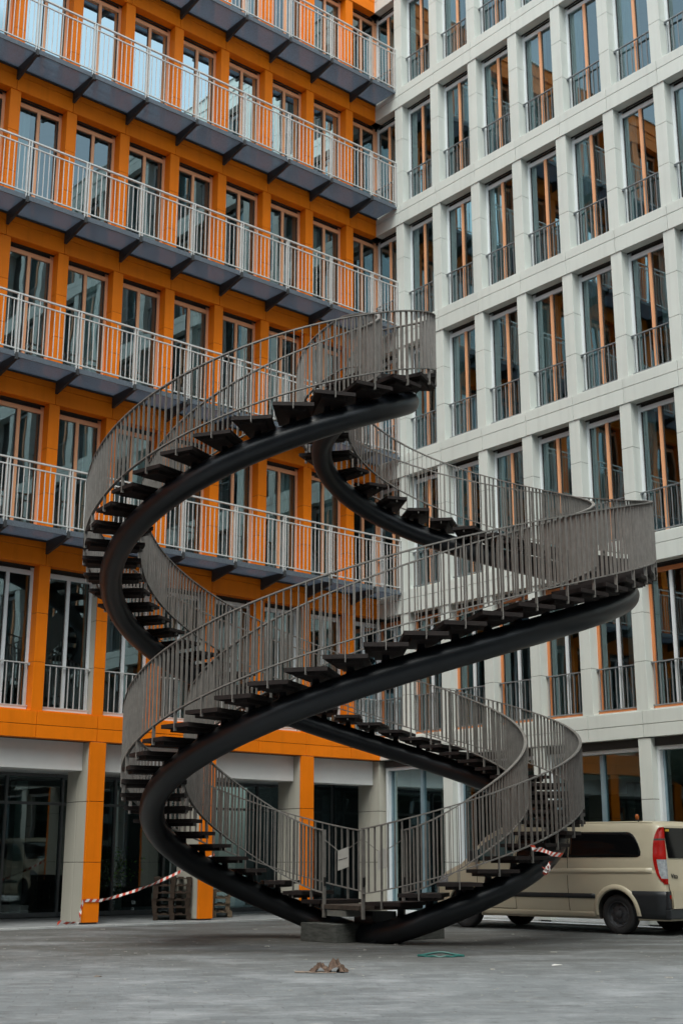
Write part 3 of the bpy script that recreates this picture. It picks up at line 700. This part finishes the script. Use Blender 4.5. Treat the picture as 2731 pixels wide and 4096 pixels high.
# ------------------------------------------------------------------ taxi van
def lerp(x, tab):
    if x <= tab[0][0]: return tab[0][1]
    for (a, p), (b, q) in zip(tab[:-1], tab[1:]):
        if x <= b: k = (x-a)/(b-a); k = k*k*(3-2*k)*.35+k*.65; return p+(q-p)*k
    return tab[-1][1]
LV = 5.22
ztab = [(0,1.795),(.06,1.845),(.2,1.875),(.6,1.89),(2.2,1.90),(3.2,1.885),(3.55,1.85),(3.85,1.72),(4.35,1.28),(4.5,1.18),(4.85,1.07),(5.05,.96),(5.17,.80),(5.22,.62)]
def hwx(x):
    w = .95
    if x < .22: w -= .075*((.22-x)/.22)**2.2
    if x > 4.3: w -= .20*((x-4.3)/.92)**2.4
    return w
ftab = [(.24,.915),(.34,.955),(.45,.975),(.62,.99),(.8,1.0),(1.02,1.0),(1.045,.986),(1.12,.984),(1.25,.978),(1.5,.925),(1.8,.845),(1.9,.81)]
def sidey(x, z): return hwx(x)*lerp(z, ftab)
def shear(x, z): return .11*max(0,(z-.95))/.9*max(0,1-x/.5) - .03*max(0,1-x/.3)*(1 if z < .72 else max(0,1-(z-.72)/.05))
VAN = empty('taxi_van', (6.054, 23.388, 0), rad(134.5))
tag(VAN, 'ivory cream taxi van parked by the white building with its red rear lamp towards us', 'van')
def van():
    xs = [0,.015,.04,.08,.13,.2,.3,.45,.6]+[.6+.15*i for i in range(1,21)]+[3.7,3.8,3.9,4.0,4.1,4.2,4.3,4.35,4.4,4.45,4.5,4.6,4.7,4.8,4.9,5.0,5.05,5.1,5.14,5.17,5.2,5.22]
    zs = [.24,.30,.36,.45,.55,.65,.72,.8,.9,1.0,1.02,1.045,1.08,1.12,1.2,1.3,1.4,1.5,1.6,1.7]
    rings = []
    for x in xs:
        zt = lerp(x, ztab); top = zt-.13; half = []
        zz = [min(z, .24+(top-.24)*(z-.24)/(1.7-.24) if top < 1.7 else z) for z in zs]
        if top < 1.7: zz = [.24+(top-.24)*(z-.24)/(1.46) for z in zs]
        for z in zz: half.append((sidey(x,z), z))
        y0 = sidey(x, top)
        half += [(y0*.985, zt-.075), (y0*.95, zt-.035), (y0*.88, zt-.012), (y0*.6, zt), (y0*.3, zt+.006), (0, zt+.008)]
        half = [(0,.24)]+half
        ring = [(x+shear(x,z), y, z) for y, z in half] + [(x+shear(x,z), -y, z) for y, z in half[-2:0:-1]]
        rings.append(ring)
    n = len(rings[0]); m = MB(); vs = [v for r in rings for v in r]
    fs = [(i*n+k, i*n+(k+1)%n, (i+1)*n+(k+1)%n, (i+1)*n+k) for i in range(len(rings)-1) for k in range(n)]
    fs += [tuple(range(n)), tuple((len(rings)-1)*n+k for k in range(n))[::-1]]
    m.add(vs, fs, 'van'); body = m.build('body', VAN)
    for wx in (.96, 4.39):
        for sy in (1, -1):
            c = MB(); nn = 40; R = .40
            vs = [(wx+R*cos(2*pi*k/nn), y, .34+R*sin(2*pi*k/nn)) for y in (.55*sy, 1.2*sy) for k in range(nn)]
            c.add(vs, [tuple(range(nn))[::-1], tuple(range(nn,2*nn))]+[(k,(k+1)%nn,nn+(k+1)%nn,nn+k) for k in range(nn)], 'core')
            co = c.build('cutter')
            bo = body.modifiers.new('b', 'BOOLEAN'); bo.operation = 'DIFFERENCE'; bo.object = co; bo.solver = 'EXACT'; bo.material_mode = 'TRANSFER'
            dg = bpy.context.evaluated_depsgraph_get(); dg.update()
            co.parent = VAN; dg = bpy.context.evaluated_depsgraph_get(); dg.update()
            me = bpy.data.meshes.new_from_object(body.evaluated_get(dg)); body.modifiers.clear(); body.data = me
            bpy.data.objects.remove(co)
    autosmooth(body, 40)
    def patch(name, mt, x0, x1, lo, hi, sy=1, d=.005, nx=24, nz=8, parent=VAN, smooth=True):
        m = MB(); vs = []
        for i in range(nx+1):
            x = x0+(x1-x0)*i/nx; a = lo(x) if callable(lo) else lo; b = hi(x) if callable(hi) else hi
            for j in range(nz+1):
                z = a+(b-a)*j/nz; vs.append((x+shear(x,z), sy*(sidey(x,z)+d), z))
        m.add(vs, [(i*(nz+1)+j,(i+1)*(nz+1)+j,(i+1)*(nz+1)+j+1,i*(nz+1)+j+1) for i in range(nx) for j in range(nz)], mt)
        o = m.build(name, parent, smooth=smooth)
        s = o.modifiers.new('s','SOLIDIFY'); s.thickness = .008; s.offset = -1 if sy > 0 else -1
        return o
    for sy in (1, -1):
        # rear side window, dark
        def hi(x):
            e = x-.42; return 1.72-.02-.36*max(0,1-e/.34)**2.4 if e < .34 else 1.70+.02*min(1,(x-.76)/1.5)
        def lo(x): return 1.275 + (.035*max(0,1-(x-.42)/.10)**2)
        patch('side_window', 'vglass', .43, 1.93, lo, lambda x: max(hi(x), lo(x)+.01), sy)
        patch('side_window', 'vglass', 1.96, 3.10, 1.27, lambda x: 1.72, sy)
        def fh(x): return min(1.72, lerp(x, ztab)-.15)
        patch('front_window', 'vglass2', 3.18, 4.22, 1.22, lambda x: max(fh(x), 1.225), sy)
        patch('side_trim', 'plastic', 1.38, 3.96, .585, .665, sy, d=.014, nz=2)
        patch('side_trim', 'plastic', 1.38, 1.40, .585, .665, sy, d=.014, nz=2) if False else None
        # dark lower rear corner of the bumper
        patch('bumper_corner', 'plastic', .005, .62, lambda x: .26+.02*x, lambda x: .72, sy, d=.016, nz=5)
        patch('sill_strip', 'van', 1.38, 3.96, .255, .36, sy, d=.018, nz=3)
        # raised shoulder crease
        patch('crease', 'van', .20, 3.9, lambda x: 1.02-.02*x*.3-.012*max(0,x-2.5)**2, lambda x: 1.10-.02*x*.3-.012*max(0,x-2.5)**2, sy, d=.010, nz=2)
        for x in (3.13, 1.945, 4.02) if sy > 0 else (3.13,): patch('door_gap', 'seam', x, x+.010, .37, 1.70 if x < 3.9 else 1.18, sy, d=.003, nx=1, nz=14)
        if sy > 0: patch('door_gap', 'seam', 3.13, 4.0, .372, .382, sy, d=.003, nz=1)
        # flared arches
        for wx in (.96, 4.39):
            m = MB(); vs = []; nn = 26
            for k in range(nn+1):
                a = rad(-4)+rad(188)*k/nn
                for R, d in ((.395,-.01),(.400,.030),(.415,.034),(.47,.020),(.485,-.002)):
                    x = wx+R*cos(a); z = .34+R*sin(a); x = min(max(x,.0),LV-.01); vs.append((x, sy*(sidey(x,max(z,.26))+d), max(z,.26)))
            m.add(vs, [(i*5+j,(i+1)*5+j,(i+1)*5+j+1,i*5+j+1) for i in range(nn) for j in range(4)], 'van'); m.build('wheel_arch', VAN, smooth=True)
            # wheel
            w = empty('wheel'); w.parent = VAN; w.location = (wx, sy*.80, .33)
            prof = [(.215,-.09),(.235,-.105),(.29,-.108),(.320,-.095),(.33,-.07),(.33,.07),(.320,.095),(.29,.108),(.235,.105),(.215,.09)]
            def rev(prof, mt, n=48):
                m = MB(); k_ = len(prof); vs = [(r*cos(2*pi*i/n), y, r*sin(2*pi*i/n)) for i in range(n) for r, y in prof]
                m.add(vs, [(i*k_+j,((i+1)%n)*k_+j,((i+1)%n)*k_+j+1,i*k_+j+1) for i in range(n) for j in range(k_-1)], mt); return m
            rev(prof, 'rubber').build('tyre', w, smooth=True)
            m = rev([(.222,sy*-.09),(.222,sy*.085),(.205,sy*.095),(.198,sy*.085),(.19,sy*.045),(.165,sy*.03),(.14,sy*.05),(.10,sy*.055),(.06,sy*.05),(.055,sy*.08),(.0,sy*.085)], 'rim')
            for k in range(10):
                a = 2*pi*k/10; c_ = Vector((.162*cos(a), sy*.037, .162*sin(a)))
                m.tube([c_, c_+Vector((0,sy*.010,0))], .016, 'core', 8)
            for k in range(5):
                a = 2*pi*k/5+.3; c_ = Vector((.09*cos(a), sy*.054, .09*sin(a))); m.tube([c_, c_+Vector((0,sy*.018,0))], .012, 'rim', 6)
            r = m.build('rim', w); autosmooth(r, 40)
        # wheel well liner
        for wx in (.96, 4.39):
            m = MB(); m.box(lambda x,y,z: Vector((x,y,z)), (wx-.39, sy*.3, .22), (wx+.39, sy*.56, .60), 'core'); m.build('wheel_well', VAN)
        # tail lamp: wraps side and rear
        m = MB(); nz = 30; vs = []; cols = []
        def edge(z):
            k = (z-.83)/(1.77-.83); return (.012+.15*max(0,1-abs((k-.52)/.50)**2.6)**.75)
        for j in range(nz+1):
            z = .83+.94*j/nz; e = edge(z)
            xs_ = [e, e*.6, e*.25, .02, .0]
            row = [(x_+shear(x_,z), sy*(sidey(x_,z)+.010), z) for x_ in xs_[:-1]]
            row.append((shear(0,z)-.012, sy*(sidey(0,z)-.002), z)); inn = .06+.03*(1-abs(2*j/nz-1)); row.append((shear(0,z)-.012, sy*(sidey(0,z)-inn), z))
            vs += row
        k_ = 6; m.v = [tuple(v) for v in vs]
        for j in range(nz):
            z = .83+.94*(j+.5)/nz
            for i in range(k_-1):
                mt = 'core' if abs(z-1.555) < .017 else ('clear' if .93 < z < 1.24 and i >= 1 else 'red')
                m.f.append([j*k_+i,j*k_+i+1,(j+1)*k_+i+1,(j+1)*k_+i]); m.m.append(m.mi(mt))
        o = m.build('tail_lamp', VAN, smooth=True)
        # headlamp and mirror
        m = MB(); vs = []
        for i in range(9):
            x = 4.78+.40*i/8
            for j in range(5):
                z = .78+(min(.96,lerp(x,ztab)-.06)-.78)*j/4; vs.append((x, sy*(sidey(x,z)+.008), z))
        m.add(vs, [(i*5+j,(i+1)*5+j,(i+1)*5+j+1,i*5+j+1) for i in range(8) for j in range(4)], 'clear'); m.build('headlamp', VAN, smooth=True)
        m = MB(); m.box(lambda x,y,z: Vector((x,y,z)), (3.93, sy*.97, 1.20), (4.08, sy*1.19, 1.42), 'plastic'); m.box(lambda x,y,z: Vector((x,y,z)), (3.98, sy*.88, 1.24), (4.04, sy*.98, 1.30), 'plastic')
        m.build('wing_mirror', VAN, bevel=.03)
        m = MB(); m.box(lambda x,y,z: Vector((x,y,z)), (3.22, sy*(sidey(3.3,1.0)+.012), 1.0), (3.42, sy*(sidey(3.3,1.0)+.045), 1.03), 'van'); m.build('door_handle', VAN, bevel=.008)
        m = MB(); m.box(lambda x,y,z: Vector((x,y,z)), (3.9, sy*.86, .3), (3.96, sy*.9, .31), 'core')
        # roof gutter
        m = MB(); pts = [Vector((x, sy*(sidey(x,lerp(x,ztab)-.1)*.955), lerp(x,ztab)-.028)) for x in [.25+.12*i for i in range(28)]]; m.tube(pts, .010, 'van', 6); m.build('roof_gutter', VAN, smooth=True)
    # windscreen
    m = MB(); vs = []
    for i in range(11):
        x = 3.74+.62*i/10; z = lerp(x, ztab)+.012
        for j in range(13):
            y = -1+2*j/12; w = sidey(x, z-.13)*.90; vs.append((x, y*w, z-.02*abs(y)**3))
    m.add(vs, [(i*13+j,(i+1)*13+j,(i+1)*13+j+1,i*13+j+1) for i in range(10) for j in range(12)], 'vglass'); m.build('windscreen', VAN, smooth=True)
    # rear doors: window, gap lines, number plate, handle, bumper
    def rearp(y0, y1, z0, z1, d, mt, name, nz=6, parent=VAN):
        m = MB(); vs = []
        for j in range(nz+1):
            z = z0+(z1-z0)*j/nz; x = shear(0,z)-d
            vs += [(x,y0,z),(x,y1,z)]
        m.add(vs, [(2*j,2*j+1,2*j+3,2*j+2) for j in range(nz)], mt); o = m.build(name, parent)
        s = o.modifiers.new('s','SOLIDIFY'); s.thickness = .01; s.offset = 0; return o
    rearp(.03,.70,1.26,1.76,.008,'vglass','rear_window'); rearp(-.70,-.03,1.26,1.76,.008,'vglass','rear_window')
    rearp(-.006,.006,.55,1.80,.004,'seam','door_gap')
    for s in (1,-1): rearp(s*.80-.004,s*.80+.004,.42,.84,.014,'seam','door_gap')
    rearp(-.80,.80,.44,.72,.052,'van','tailgate_lower')
    m = MB(); fo = lambda x,y,z: Vector((x,y,z))
    m.box(fo, (-.085,-.90,.27), (.02,.90,.43), 'plastic'); m.build('rear_bumper', VAN, bevel=.02)
    for s in (1,-1):
        m = MB(); m.box(fo, (-.06,s*.82,.432), (.02,s*.90,.72), 'plastic'); m.build('bumper_corner', VAN, bevel=.015)
        m = MB(); m.box(fo, (-.068,s*.83,.60), (-.061,s*.87,.66), 'red'); m.build('reflector', VAN)
    m = MB(); m.box(fo, (-.015,.58,1.70), (-.006,.69,1.74), 'yellow'); x = m.build('sticker', VAN); x.location = (.075,0,0)
    t = text_obj('rear_lettering', 'Vito', .12, 'plastic', VAN, .003); t.rotation_euler = (rad(90),0,rad(-90)); t.location = (shear(0,.98)-.008,.60,.96)
    m = MB(); m.box(fo, (-.03,-.26,.80), (-.006,.26,.91), 'tapew'); m.build('number_plate', VAN, bevel=.003)
    # amber lamp on a bent stem near the rear of the roof
    m = MB(); m.tube([(.55,.74,1.82),(.545,.75,1.90),(.56,.76,1.93)], .014, 'core', 8); l = m.build('roof_lamp', VAN)
    m = MB(); vs = []; n = 14
    for j, (r, z) in enumerate(((.0,1.90),(.028,1.905),(.042,1.93),(.042,1.965),(.030,1.99),(.0,2.0))):
        for k in range(n): vs.append((.56+r*cos(2*pi*k/n)*.8, .765+r*sin(2*pi*k/n), z))
    m.add(vs, [(j*n+k,j*n+(k+1)%n,(j+1)*n+(k+1)%n,(j+1)*n+k) for j in range(5) for k in range(n)], 'amber'); m.build('lamp_lens', l, smooth=True)
    m = MB(); m.box(fo, (.15,-.72,.245), (4.9,.72,.30), 'core'); m.build('underbody', VAN)
van()

# ------------------------------------------------------------------ barrier tape
def tape(name, pts, w, label, twist=None, seg=.075, parent=None):
    """ribbon through pts; slanted red and white bars"""
    pts = [Vector(p) for p in pts]; L = [0]
    for a, b in zip(pts[:-1], pts[1:]): L.append(L[-1]+(b-a).length)
    def at(s):
        for i in range(len(pts)-1):
            if s <= L[i+1]: return pts[i].lerp(pts[i+1], (s-L[i])/max(1e-6,(L[i+1]-L[i])))
        return pts[-1]
    n = max(2, int(L[-1]/seg)); m = MB(); row = []
    for i in range(n+1):
        s = L[-1]*i/n; p = at(s); q = at(min(L[-1], s+.03)) - at(max(0, s-.03)); q.normalize()
        side = q.cross(Vector((0,0,1))); side = side.normalized() if side.length > .1 else Vector((1,0,0)); up = side.cross(q).normalized()
        a = twist(s/L[-1]) if twist else 0; wv = (up*cos(a)+side*sin(a))*w/2
        row.append((p, wv, q))
    vs = []
    for i, (p, wv, q) in enumerate(row):
        sh = q*.022; vs += [p+wv+sh, p-wv-sh]
    m.v = [tuple(v) for v in vs]
    for i in range(n): m.f.append([2*i,2*i+1,2*i+3,2*i+2]); m.m.append(m.mi('tapew' if i % 2 else 'taper'))
    o = m.build(name, parent); s = o.modifiers.new('s','SOLIDIFY'); s.thickness = .0015; tag(o, label, 'barrier tape') if label else None; return o
t2a, t2b = edL[5]+.02+.012, edL[5]-.335-.012    # column nearest the left edge
# path: floor heap -> column corner -> across orange face -> long run to the next column -> round its orange face
c1, c0 = edL[3]+.02+.012, edL[3]-.335-.012
col_a1, col_a0 = 7.97, 7.60; col_b1 = 5.30; 
ZA = .47
colA = min(edL, key=lambda v: abs(v-7.93)); colB = min(edL, key=lambda v: abs(v-5.19))
pA1 = FL(colA+.032,.058,ZA); pA0 = FL(colA-.347,.058,ZA-.01); pB = FL(colB+.035,.06,1.22)
run = []
for i in range(25):
    k = i/24; p = pA0.lerp(pB, k); p.z -= .09*4*k*(1-k); run.append(p)
tape('barrier_tape', [FL(colA+.55,.02,.05), FL(colA+.50,.06,.09), FL(colA+.38,.12,.05), FL(colA+.24,.10,.07), FL(colA+.16,.16,.04), FL(colA+.11,.08,.20), pA1]+[pA0]+run[1:]+[FL(colB-.33,.06,1.34)], .056,
     'red and white barrier tape strung between two orange faced columns', twist=lambda k: 0 if .18 < k < .34 else .9*sin(k*24))
tape('barrier_tape', [(2.60,18.42,1.42),(2.63,18.40,1.36),(2.70,18.42,1.365),(2.80,18.5,1.335),(2.90,18.6,1.30),(3.03,18.62,1.29)], .06,
     'red and white barrier tape tied across the lower right curve of the stair tube', twist=lambda k: .5*sin(k*9), seg=.035)
rr = random.Random(4)
pts = [Vector((2.93,18.95,1.20))]
for i in range(26): pts.append(Vector((2.86+rr.uniform(-.055,.055), 18.9+rr.uniform(-.05,.05), 1.10+rr.uniform(-.07,.06))))
tape('barrier_tape', pts, .05, 'knotted scrap of red tape hanging under the stair tube before the van', twist=lambda k: 5*sin(k*40), seg=.05)

# ------------------------------------------------------------------ pallets
def pallet_mesh(mt):
    m = MB(); f = lambda x,y,z: Vector((x,y,z)); L, Wd = 1.2, .8
    for y in (-.35,-.005,.34): m.box(f, (-.6,y-.05,.0), (.6,y+.05,.022), mt)
    for y in (-.35,-.005,.34):
        for x in (-.53,0,.53): m.box(f, (x-.065,y-.048,.0225), (x+.065,y+.048,.10), mt)
    for x in (-.53,0,.53): m.box(f, (x-.07,-.4,.1005), (x+.07,.4,.122), mt)
    for y in (-.33,-.165,0,.165,.33): m.box(f, (-.6,y-.055,.1225), (.6,y+.055,.144), mt)
    return m
def pallets(n, px, py, mt, where, grp, rz):
    base = pallet_mesh(mt).build('pallet'); C.objects.unlink(base); names = ['bottom','second','third','fourth','fifth','sixth','seventh','eighth']
    for i in range(n):
        o = base.copy(); C.objects.link(o); p = Vector((px+random.uniform(-.03,.03), py+random.uniform(-.02,.02), .022+i*.1455))
        o.location = p; o.rotation_euler = (0,0,rz+random.uniform(-.03,.03)); pos = 'topmost' if i == n-1 else names[i]
        tag(o, f'{where}, {pos} of its stack', 'pallet', grp)
pallets(6, -3.60, 29.1, 'wooddark', 'dark brown wooden pallet left of the second orange column', 'dark pallets in the shade', rad(97))
pallets(4, -2.86, 30.45, 'wood', 'pale weathered wooden pallet right of the second orange column', 'pale pallets behind the column', rad(95))

# ------------------------------------------------------------------ bush in a pot behind the ground floor glazing
bp_ = Vector((-5.44,31.32,.03)); b = empty('potted_bush', tuple(bp_)); tag(b, 'green leafy bush in a grey pot behind the dark glass at left', 'plant')
m = MB(); n = 16; vs = []
for r, z in ((.20,0),(.27,.45),(.24,.45),(.22,.40)):
    for k in range(n): vs.append((r*cos(2*pi*k/n), r*sin(2*pi*k/n), z))
m.add(vs, [(j*n+k,j*n+(k+1)%n,(j+1)*n+(k+1)%n,(j+1)*n+k) for j in range(3) for k in range(n)]+[tuple(range(3*n,4*n))], 'pot'); m.build('pot', b)
m = MB(); r_ = random.Random(2)
for k in range(14):
    a = r_.uniform(0,2*pi); m.tube([(0,0,.4),(.15*cos(a),.15*sin(a),.7),(.38*cos(a)*r_.random(),.38*sin(a),1.0+.3*r_.random())], .008, 'stem', 5)
m.build('stems', b)
m = MB()
for k in range(2600):
    c_ = Vector((r_.gauss(0,.24), r_.gauss(0,.24), .95+r_.gauss(0,.22)))
    u = Vector((r_.gauss(0,1),r_.gauss(0,1),r_.gauss(0,1))).normalized()*.045; v = u.cross(Vector((r_.gauss(0,1),r_.gauss(0,1),r_.gauss(0,1)))).normalized()*.02
    m.add([c_-u, c_+v, c_+u, c_-v], [(0,1,2,3)], 'leaf')
m.build('foliage', b)

# ------------------------------------------------------------------ white door leaf ajar behind the right hand glazing
db = empty('white_board', tuple(FR(3.62,-1.0,.05))); tag(db, 'tall white board standing behind the glazing between the white columns', 'board')
m = MB(); m.box(lambda t,o,z: FR(t,o,z)-FR(3.62,-1.0,.05), (3.60,-1.5,.05), (3.65,-.75,2.45), 'board'); m.build('panel', db, bevel=.006)

# ------------------------------------------------------------------ litter
def crumple(name, loc, parts, label):
    root = empty(name, loc); tag(root, label, 'litter'); r_ = random.Random(11)
    for nm, c_, sx, sy, sz, mt in parts:
        n = 9; vs = []; ph = r_.uniform(0,6)
        for i in range(n):
            for j in range(n):
                u, v = 2*i/(n-1)-1, 2*j/(n-1)-1
                h = max(0, 1-(abs(u)*.9+abs(v)*.5)**1.2) if nm == 'paper_lump' else .35
                fold = abs(((u*1.7+v*.9+ph) % 1.1)-.55)*1.1+abs(((v*1.9-u*.6+ph) % .9)-.45)*.8
                z = sz*(1.6*h*(.55+fold)+.25*fold) ; k = .8+.25*fold
                vs.append((u*sx*k+r_.uniform(-.08,.08)*sx, v*sy*k+r_.uniform(-.1,.1)*sy, max(.001, z*(1 if nm == 'paper_lump' else .8))))
        m = MB(); m.add(vs, [(i*n+j,(i+1)*n+j,(i+1)*n+j+1) for i in range(n-1) for j in range(n-1)]+[(i*n+j,(i+1)*n+j+1,i*n+j+1) for i in range(n-1) for j in range(n-1)], mt)
        o = m.build(nm, root); o.location = c_; sd = o.modifiers.new('s','SOLIDIFY'); sd.thickness = .002
crumple('crumpled_paper_bag', (-.19,15.5,0), [('paper_lump',(-.05,.05,0),.13,.12,.055,'paper'),('paper_lump',(.12,.02,0),.12,.12,.080,'paper'),('paper_lump',(.20,.03,0),.07,.07,.045,'paper'),('flat_flap',(-.17,-.01,0),.17,.10,.013,'papert'),('flat_flap',(-.02,-.08,0),.16,.06,.011,'papert')],
        'brown crumpled paper bag lying on the paving in the foreground')
m = MB(); pp = [Vector((1.00+.60*k/24, 18.05+.10*sin(pi*k/24), .012+.035*sin(pi*k/24)**2)) for k in range(25)]
m.tube(pp, .016, 'green', 6); pp = [Vector((1.00+.60*k/24, 18.03-.16*sin(pi*k/24), .010+.006*sin(k))) for k in range(25)]; m.tube(pp, .016, 'green', 6)
tag(m.build('strap'), 'loop of teal green packing strap lying on the paving', 'strap')
m = MB(); r_ = random.Random(8)
for k in range(520):
    y = 9.5+r_.random()**.8*18; x = r_.uniform(-.30,.30)*y; s = r_.uniform(.002,.009)*(2.4 if r_.random() < .05 else 1)
    a = r_.uniform(0,pi); u = Vector((cos(a),sin(a),0))*s*r_.uniform(1,2.5); v = Vector((-sin(a),cos(a),0))*s; c_ = Vector((x,y,.002)); z = Vector((0,0,s*.5))
    m.hexa([c_-u-v, c_+u-v, c_+u+v, c_-u+v, c_-u*.7-v+z, c_+u*.8-v*.6+z, c_+u+v*.7+z, c_-u+v+z], 'grit')
o = m.build('grit'); o['kind'] = 'stuff'; o['label'] = 'scattered pale grit and chips on the paving'; o['category'] = 'grit'
r_ = random.Random(21)
for (x, y, sx, sy, lab) in ((-2.62,14.9,.04,.025,'pale yellow leaf scrap on the paving at far left'),(2.58,16.5,.065,.04,'flat white paper scrap on the paving at right, in front of the van')):
    m = MB(); m.add([(-sx,-sy,.004),(sx*.8,-sy*.6,.012),(sx,sy*.8,.005),(-sx*.5,sy,.016),(-sx*1.1,sy*.2,.006)], [(0,1,2,3,4)], 'papert' if y < 15 else 'tapew')
    o = m.build('paper_scrap'); o.location = (x,y,0); so_ = o.modifiers.new('s','SOLIDIFY'); so_.thickness = .003; tag(o, lab, 'litter')
